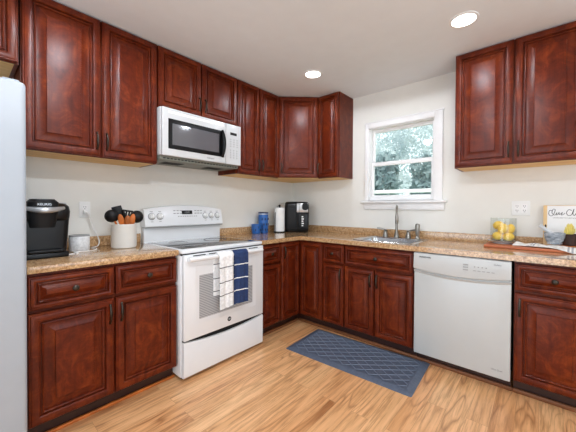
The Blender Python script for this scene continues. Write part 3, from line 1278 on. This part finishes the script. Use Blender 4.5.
# ------------------------------------------------------------------ utensil crock
CX, CY = .245, -2.184
t = thing('utensil_crock', 'white stoneware crock holding black kitchen utensils beside the range', 'crock', (CX, CY, .914))
b = MB().lathe([(.074, 0), (.080, .004), (.082, .02), (.082, .160), (.084, .166), (.082, .171), (.078, .171), (.076, .165), (.076, .012)], seg=36)
b.obj('pot', M['ceramic'], t)


def utensil(name, label, base, tip, head, hmat, wood):
    """handle from base to tip in world coordinates, head mesh by kind"""
    p0, p1 = Vector(base), Vector(tip)
    d = (p1 - p0).normalized()
    t = thing(name, label, 'utensil', p0, 0, 'utensils in the white crock')
    MB().tube([(0, 0, 0), (p1 - p0) * .5, (p1 - p0)], [.006, .0075, .006], 10).obj('handle', wood, t)
    xa = Vector((1, -.35, 0))
    xa = (xa - d * xa.dot(d)).normalized()
    ya = d.cross(xa)
    q = Matrix(((xa.x, ya.x, d.x), (xa.y, ya.y, d.y), (xa.z, ya.z, d.z))).to_quaternion()
    b = MB()
    if head == 'ladle':
        b.lathe([(.002, .030), (.018, .027), (.036, .014), (.045, -.004), (.046, -.010), (.044, -.010), (.038, -.002), (.026, .010), (.002, .016)], seg=24)
        for v in b.b.verts:
            v.co = Matrix.Rotation(R90, 3, 'Y') @ v.co
            v.co.z += .036
            v.co.x -= .01
    elif head == 'spoon':
        b.ball((0, 0, .03), .009, .019, .046)
    elif head == 'turner':
        b.box(-.004, .004, -.032, .032, .0, .085, .004)
    elif head == 'slot':
        for y in (-.027, -.009, .009, .027):
            b.box(-.004, .004, y - .006, y + .006, .012, .07, .002)
        b.box(-.004, .004, -.033, .033, .0, .014, .003).box(-.004, .004, -.033, .033, .066, .08, .003)
    elif head == 'grip':
        b.tube([(0, 0, -.02), (0, 0, .03), (0, 0, .07)], [.008, .012, .009], 12)
    o = b.obj('head', hmat, t, p1 - p0)
    o.rotation_mode = 'QUATERNION'
    o.rotation_quaternion = q
    return t


zb = .934
utensil('soup_ladle', 'round black ladle leaning out at the left of the white crock', (CX + .02, CY + .02, zb), (CX + .030, CY - .070, 1.108), 'ladle', M['blackmatte'], M['spoonwood'])
utensil('serving_spoon', 'big round black spoon leaning out at the right of the white crock', (CX + .02, CY - .02, zb), (CX + .034, CY + .060, 1.104), 'ladle', M['blackmatte'], M['spoonwood'])
utensil('spatula', 'black spatula rising highest in the white crock', (CX, CY + .03, zb), (CX - .01, CY - .024, 1.130), 'turner', M['blackmatte'], M['blackmatte'])
utensil('slotted_turner', 'black slotted turner at the back of the white crock', (CX - .03, CY, zb), (CX - .03, CY + .028, 1.105), 'slot', M['blackmatte'], M['spoonwood'])
utensil('tongs', 'black handled tool tilted over the middle of the white crock', (CX - .02, CY + .04, zb), (CX, CY + .004, 1.12), 'grip', M['black'], M['black'])
utensil('wooden_spoon', 'orange wooden spoon at the front left of the white crock', (CX + .03, CY + .01, zb), (CX + .052, CY - .030, 1.085), 'spoon', M['spoonwood'], M['spoonwood'])
utensil('wooden_spoon', 'orange wooden spoon at the front right of the white crock', (CX + .03, CY + .0, zb), (CX + .048, CY + .030, 1.084), 'spoon', M['spoonwood'], M['spoonwood'])
utensil('wooden_spatula', 'orange wooden spatula at the front middle of the white crock', (CX + .03, CY + .005, zb), (CX + .055, CY + .002, 1.074), 'spoon', M['spoonwood'], M['spoonwood'])

# ------------------------------------------------------------------ blue mug, blue tumbler, paper towel, air fryer
t = thing('mug', 'short blue mug standing in front of the blue tumbler', 'mug', (.125, -.775, .914))
b = MB().lathe([(.044, 0), (.050, .004), (.055, .06), (.056, .105), (.0535, .107), (.051, .104), (.050, .01)], seg=28)
MUG = b
MB().tube(smooth_path([(.02, .052, .085), (.026, .078, .08), (.028, .088, .055), (.026, .076, .03), (.02, .05, .025)]), .006, 8).obj('handle', M['blue'], t)
b = MUG
b.mi = 1
for a in range(5):
    an = -.9 + a * .55
    b.ball((.0535 * math.cos(an), .0535 * math.sin(an), .045 + .03 * (a % 2)), .004, .010, .013, 8)
b.obj('cup', [M['blue'], M['navy']], t)
t = thing('tumbler', 'tall blue insulated tumbler with dark spots behind the blue mug', 'tumbler', (.10, -.645, .914))
b = MB().lathe([(.052, 0), (.056, .005), (.058, .225), (.057, .228)], seg=28)
TUM = b
MB().lathe([(.058, .226), (.060, .229), (.060, .234), (.050, .240), (.02, .241)], seg=28).obj('lid', M['navy'], t)
MB().lathe([(.0585, .212), (.0592, .214), (.0592, .221), (.0585, .223)], seg=28, cap0=False, cap1=False).obj('rim_band', M['silver'], t)
b = TUM
b.mi = 1
for a in range(12):
    an = -1.5 + (a % 4) * .62 + (a // 4) * .28
    b.ball((.0565 * math.cos(an), .0565 * math.sin(an), .04 + .06 * (a // 4)), .004, .012, .016, 8)
b.obj('cup', [M['blue'], M['navy']], t)

t = thing('paper_towel_holder', 'black upright paper towel holder near the corner of the worktop', 'paper towel holder', (.178, -.452, .914))
MB().lathe([(.070, 0), (.072, .004), (.070, .012), (.02, .013)], seg=32).obj('base', M['black'], t)
b = MB().tube([(0, 0, .01), (0, 0, .31)], .008, 10)
b.obj('post', M['black'], t)
MB().ball((0, 0, .317), .013, .013, .011, 12).obj('finial', M['black'], t)
MB().tube([(-.010, -.066, .01), (-.010, -.066, .22), (-.010, -.064, .235)], .004, 8).obj('tension_arm', M['black'], t)
b = MB().lathe([(.021, .0135), (.061, .0135), (.061, .290), (.021, .290)], (.178, -.452, .914), seg=36, cap0=False, cap1=False)
o = b.obj('paper_towel_roll', M['paper'])
o.data.transform(Matrix.Translation((-.178, .452, -.914)))
o.location = (.178, -.452, .914)
tag(o, 'white paper towel roll on the black holder by the air fryer', 'paper towel')

t = thing('air_fryer', 'black air fryer with silver panel standing in the worktop corner', 'air fryer', (.262, -.242, .914), PI / 4 - .08)
prof = []
for z, s in ((0, .9), (.008, .94), (.03, .97), (.18, 1), (.315, 1), (.345, .97), (.36, .88), (.364, .7)):
    prof.append(rrect(-.140 * s, .150 * s, -.130 * s, .150 * s, .05 * s, z))
MB().loft(prof).obj('housing', M['black'], t)
bk = MB().box(-.110, .010, -.138, -.12, .03, .30, .012, 3).obj('basket_front', M['blackmatte'], t)
sp = MB().box(.0, .138, -.146, -.11, .235, .345, .012, 3).obj('silver_panel', M['silver'], t)
b = MB()
b.loft([[(x, -.14, z) for x, z, _ in rrect(.064, .138, .262, .348, .03, 0)], [(x, -.165, z) for x, z, _ in rrect(.066, .136, .264, .346, .03, 0)]])
b.obj('handle', M['black'], sp)
MB().box(.030, .034, -.1475, -.14, .24, .34).obj('panel_seam', M['inkblack'], sp, smooth=0)
b = MB().box(.025, .138, -.136, -.10, .03, .225, .01, 3)
b.mi = 1
for k in range(5):
    z = .075 + k * .026
    b.box(.060, .080 + .006 * (k % 2), -.1372, -.135, z, z + .014, .002)
b.obj('control_panel', [M['black'], M['plastic_w']], t)

# ------------------------------------------------------------------ cutting board group on the right
ZB = .934
t = thing('cutting_board', 'long red-brown wooden board on the worktop right of the dishwasher end', 'cutting board', (2.52, -.185, .914))
t['label'] = 'long red-brown wooden board under the lemons and the mortar'
MB().box(-.335, .32, -.135, .140, 0, .020, .006).obj('board', M['board'], t)
JX, JY = 2.290, -.128
t = thing('plate', 'shallow glass plate under the jar of lemons', 'plate', (JX - .002, JY, ZB))
MB().lathe([(.060, 0), (.061, .008), (.070, .012), (.104, .020), (.106, .022), (.103, .0225), (.07, .0165), (.002, .016)], seg=36).obj('dish', plain('grey_glazed_dish', (214, 216, 216), .15, coat=.4), t)
ZJ = ZB + .0170
o = MB().lathe([(.002, 0), (.077, 0), (.084, .006), (.084, .180), (.0855, .182), (.0845, .184), (.0815, .182), (.0805, .010), (.073, .006), (.002, .006)], seg=40).obj('glass_jar', M['jar'], None, (JX, JY, ZJ))
tag(o, 'clear glass cylinder jar holding the lemons', 'jar')


def lemon_mesh():
    L = []
    for i in range(15):
        a = -PI / 2 + PI * i / 14
        r = .0328 * math.cos(a) ** .9 if abs(math.cos(a)) > 1e-6 else .001
        h = .0385 * math.sin(a)
        if i >= 12:
            h += .004 * (i - 11) / 3
        if i <= 1:
            h -= .002
        L.append((max(r, .0012), h))
    return MB().lathe(L, seg=20).mesh('lemon', M['lemon'], 60)


lm = lemon_mesh()
le = link('lemon', lm, None, (JX - .035, JY - .020, ZJ + .042), (1.3, .3, .3))
tag(le, 'lemon lying at the lower left of the glass jar', 'lemon', 'lemons in the glass jar')
for loc, rot, lab in (((JX + .034, JY - .022, ZJ + .040), (1.5, 0, 1.1), 'lemon at the lower right of the glass jar, lowest of all'),
                      ((JX + .000, JY - .036, ZJ + .100), (.3, .35, .4), 'upright lemon in the middle of the pile in the glass jar'),
                      ((JX + .040, JY + .024, ZJ + .096), (.4, .1, 2.0), 'lemon at the right side of the glass jar, upper layer'),
                      ((JX - .034, JY + .020, ZJ + .124), (1.2, .2, .8), 'topmost lemon at the upper left of the glass jar')):
    dup(le, loc, rot, lab)

# folded striped towel lying on the board


def cloth():
    b = bmesh.new()
    nx, ny = 40, 14
    rows = []
    for s in (0, 1):
        R = []
        for i in range(nx + 1):
            u = i / nx
            Rr = []
            for j in range(ny + 1):
                v = j / ny
                x = 2.385 + .36 * u + .06 * (v - .5) * (1 - u)
                y = -.215 - .13 * u * 0.55 + (v - .5) * (.09 + .06 * u)
                z = ZB + .003 + .020 * abs(math.sin(u * 9 + v * 4)) * math.sin(PI * min(1, v * 1.1)) * (1 - u * .55) + .006 * abs(math.sin(v * 13 + u * 4))
                edge = -.322 - y
                if edge > 0:
                    z -= min(edge * .9, .024)
                Rr.append(b.verts.new((x, y, z + .003 * s)))
            R.append(Rr)
        rows.append(R)
    for s in (0, 1):
        for i in range(nx):
            for j in range(ny):
                q = [rows[s][i][j], rows[s][i + 1][j], rows[s][i + 1][j + 1], rows[s][i][j + 1]]
                f = b.faces.new(q if s else q[::-1])
                f.material_index = 1 if (i in (9, 11, 30, 32)) else 0
    for i in range(nx):
        for j in (0, ny):
            b.faces.new((rows[0][i][j], rows[0][i + 1][j], rows[1][i + 1][j], rows[1][i][j]))
    for j in range(ny):
        for i in (0, nx):
            b.faces.new((rows[0][i][j], rows[0][i][j + 1], rows[1][i][j + 1], rows[1][i][j]))
    m = MB()
    m.b.free()
    m.b = b
    return m


o = cloth().obj('tea_towel', [mk_fabric('white_linen', (236, 232, 226), 700), mk_fabric('grey_linen_stripe', (168, 168, 172), 700)], None, smooth=70)
o.data.transform(Matrix.Translation((-2.54, .25, -ZB)))
o.location = (2.54, -.25, ZB)
tag(o, 'crumpled white linen tea towel on the red-brown board', 'towel')

MX, MY, MZ = 2.588, -.185, ZB + .024
t = thing('mortar', 'grey marble mortar bowl in front of the script sign', 'mortar', (MX, MY, MZ))
MB().lathe([(.028, 0), (.036, .003), (.036, .010), (.045, .022), (.055, .050), (.058, .078), (.057, .082), (.052, .081), (.048, .055), (.03, .03), (.002, .024)], seg=36).obj('bowl', M['marble'], t)
pe = MB().tube([(.02, .0, .045), (-.03, -.002, .086), (-.080, -.004, .130)], [.018, .012, .014], 14).obj('pestle', M['palemarble'], None, (MX, MY, MZ))
tag(pe, 'grey marble pestle leaning out of the mortar to the left', 'pestle')
t = thing('trivet', 'small round orange wooden trivet under the potted succulent', 'trivet', (2.680, -.130, ZB))
MB().lathe([(.062, 0), (.066, .003), (.066, .015), (.062, .018), (.002, .018)], seg=32).obj('disc', M['spoonwood'], t)
PX, PY, PZ = 2.668, -.140, ZB + .018
t = thing('potted_succulent', 'yellow-green succulent in a dark brown pot beside the mortar', 'plant', (PX, PY, PZ))
MB().lathe([(.032, 0), (.036, .003), (.043, .065), (.044, .080), (.041, .081), (.039, .070), (.002, .068)], seg=28).obj('pot', M['soil'], t)
b = MB()
rnd = random.Random(4)
for k in range(26):
    a = k * 2.4
    tl = .25 + .75 * (k / 26)
    d = Vector((math.cos(a) * tl * .032, math.sin(a) * tl * .032, .088 - .052 * tl * tl))
    b.tube([(d.x * .2, d.y * .2, .065), (d.x * .8, d.y * .8, .07 + d.z * .55), (d.x, d.y, .072 + d.z)], [.004, .0075, .001], 6)
b.obj('leaves', M['succ'], t)

# sign leaning on the backsplash wall
t = thing('script_sign', 'white wooden sign with black script leaning against the back wall', 'sign', (2.66, -.062, ZB), 0)
lean = math.radians(-8)
fr = bpy.data.objects  # noqa
b = MB()
SWd, SH = .115, .302
b.box(-SWd - .018, -SWd + .004, -.020, .012, 0, SH, .002).box(SWd - .004, SWd + .012, -.020, .012, 0, SH, .002)
b.box(-SWd, SWd, -.012, .012, 0, .016, .002).box(-SWd, SWd, -.012, .012, SH - .012, SH, .002)
o = b.obj('frame', M['oakwood'], t, (0, 0, 0), (lean, 0, 0))
pn = MB().box(-SWd + .002, SWd - .002, -.016, -.004, .010, SH - .004).obj('panel', M['trim'], t, (0, 0, 0), (lean, 0, 0), smooth=0)
stroke = [[(-.085, .262), (-.100, .262), (-.104, .235), (-.092, .222), (-.078, .232), (-.068, .268), (-.080, .272), (-.086, .245), (-.070, .228), (-.058, .248)],
          [(-.058, .248), (-.060, .230), (-.052, .236), (-.046, .250), (-.046, .232), (-.036, .240), (-.028, .250), (-.034, .230), (-.022, .236), (-.014, .244)],
          [(.022, .264), (.006, .270), (-.006, .248), (.002, .228), (.020, .232), (.030, .262), (.034, .274), (.028, .240), (.036, .228), (.046, .244)],
          [(.060, .246), (.048, .244), (.048, .230), (.060, .232), (.064, .248), (.064, .230), (.074, .246), (.078, .230), (.090, .246), (.092, .230), (.104, .236)]]
b = MB()
for s in stroke:
    pts = smooth_path([(x * .98, -.0165, z) for x, z in s], 5)
    b.tube(pts, .0017, 6)
b.obj('script_lettering', M['inkblack'], pn)
text_obj('small_lettering', 'GATHER HERE WITH GRATEFUL HEARTS', .0088, M['inkblack'], pn, (0, -.0162, .208), (R90, 0, 0))
MB().ball((-SWd - .004, -.022, .145), .005, .004, .012, 10).obj('hanger_nail', M['black'], o)

# ------------------------------------------------------------------ floor mat with raised lattice
mc = Vector((1.382, -.847, 0))
ML, MWd = 1.025, .515
rzm = math.radians(3.0)
t = thing('floor_mat', 'slate blue cushioned kitchen mat with a lattice pattern in front of the sink', 'mat', mc, rzm)
b = MB()
hl, hw = ML / 2, MWd / 2
loops = [rrect(-hl, hl, -hw, hw, .012, 0.0005), rrect(-hl, hl, -hw, hw, .012, .004), rrect(-hl + .028, hl - .028, -hw + .028, hw - .028, .012, .015), rrect(-hl + .050, hl - .050, -hw + .050, hw - .050, .008, .016),
         rrect(-hl + .054, hl - .054, -hw + .054, hw - .054, .008, .0125)]
b.loft(loops)
b.obj('pad', M['mat'], t)
b = MB()
ix, iy = hl - .056, hw - .056
step, rad = .105, .0035
sl = 1.0


def clip(p, q):
    """clip a segment to the inner rectangle"""
    t0, t1 = 0.0, 1.0
    d = (q[0] - p[0], q[1] - p[1])
    for k, lim in ((0, ix), (1, iy)):
        for s in (-1, 1):
            den, num = s * d[k], lim - s * p[k]
            if abs(den) < 1e-9:
                if num < 0:
                    return None
            elif den > 0:
                t1 = min(t1, num / den)
            else:
                t0 = max(t0, num / den)
    return None if t0 >= t1 else ((p[0] + d[0] * t0, p[1] + d[1] * t0), (p[0] + d[0] * t1, p[1] + d[1] * t1))


k = -1.0
while k < 1.0:
    for s in (-1, 1):
        sg = clip((k - 1.0, -s * 1.0 * .75), (k + 1.0, s * 1.0 * .75))
        if sg:
            (x0, y0), (x1, y1) = sg
            b.tube([(x0, y0, .0130), (x1, y1, .0130)], .0032, 6)
    k += step
b.obj('lattice_ridges', M['matline'], t)

# ------------------------------------------------------------------ recessed ceiling lights


def downlight(label, x, y):
    t = thing('ceiling_light', label, 'ceiling light', (x, y, H), 0, 'recessed ceiling lights')
    MB().lathe([(.085, -.0005), (.085, -.004), (.078, -.007), (.070, -.006), (.070, -.0005)], seg=36, cap0=False, cap1=False).obj('trim_ring', M['trim'], t)
    MB().lathe([(.070, -.001), (.070, -.0045), (.002, -.005)], seg=36).obj('diffuser', M['lamp'], t)
    return t


def lamp_light(x, y, k=1.0):
    l = bpy.data.lights.new('ceiling_lamp', 'SPOT')
    l.energy, l.color, l.shadow_soft_size = LAMP_POWER * k, (.90, .97, 1.07), .07
    l.spot_size, l.spot_blend = math.radians(172), .12
    o = bpy.data.objects.new('ceiling_lamp', l)
    o.location = (x, y, H - .03)
    COL.objects.link(o)


c1 = downlight('round lit ceiling downlight nearer the corner cabinet', .911, -.799)
dup(c1, (2.12, -.785, H), None, 'round lit ceiling downlight nearer the right-hand wall cabinets')
dup(c1, (.95, -2.5, H), None, 'round ceiling downlight over the left worktop, out of the frame')
dup(c1, (2.15, -2.5, H), None, 'round ceiling downlight overhead of the viewer, out of the frame')
for x, y in ((.911, -.799), (2.12, -.785), (.95, -2.5), (2.15, -2.5)):
    lamp_light(x, y, .55 if y > -2 else (.9 if x < 2 else 2.3))

# ------------------------------------------------------------------ outside the window
struct(MB().box(-14, 12, .6, 22, -.75, -.7).obj('ground', M['grass'], smooth=0))


def tree(label, x, y, z0, h, rad, mat, seed, n=2600):
    rnd = random.Random(seed)
    t = thing('tree', label, 'tree', (x, y, z0))
    MB().tube([(0, 0, 0), (.03, 0, h * .2), (0, .03, h * .42)], [.12, .09, .04], 10).obj('trunk', M['bark'], t)
    b = bmesh.new()
    blobs = [(rnd.uniform(-.6, .6) * rad, rnd.uniform(-.5, .5) * rad, h * rnd.uniform(.22, .88), rad * rnd.uniform(.35, .6)) for _ in range(16)]
    for _ in range(n):
        bx_, by_, bz_, br = rnd.choice(blobs)
        d = Vector((rnd.gauss(0, 1), rnd.gauss(0, 1), rnd.gauss(0, 1))).normalized() * br * rnd.uniform(.7, 1.05)
        c = Vector((bx_, by_, bz_)) + d
        u = Vector((rnd.gauss(0, 1), rnd.gauss(0, 1), rnd.gauss(0, 1))).normalized()
        w = u.cross(Vector((rnd.gauss(0, 1), rnd.gauss(0, 1), rnd.gauss(0, 1)))).normalized()
        s = rnd.uniform(.05, .12)
        b.faces.new([b.verts.new(c + u * s), b.verts.new(c + w * s * .5), b.verts.new(c - u * s), b.verts.new(c - w * s * .5)])
    m = MB()
    m.b.free()
    m.b = b
    me = bpy.data.meshes.new('foliage')
    b.to_mesh(me)
    b.free()
    me.materials.append(mat)
    link('foliage', me, t)


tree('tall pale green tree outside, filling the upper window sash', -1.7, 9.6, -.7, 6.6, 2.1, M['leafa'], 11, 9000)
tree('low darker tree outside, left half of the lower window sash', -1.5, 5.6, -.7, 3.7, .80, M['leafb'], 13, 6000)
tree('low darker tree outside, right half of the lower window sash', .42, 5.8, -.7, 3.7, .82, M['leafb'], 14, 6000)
t = thing('fence_rail', 'white railing outside along the bottom of the window view', 'railing', (.2, 4.0, -.7))
MB().box(-3, 3, -.05, .05, 2.26, 2.345, .01).obj('rail', M['trim'], t)
for x in (-2.9, -1.6, -.05, 1.5, 2.9):
    MB().box(x - .045, x + .045, -.045, .045, 0, 2.262, .006).obj('post', M['trim'], t)
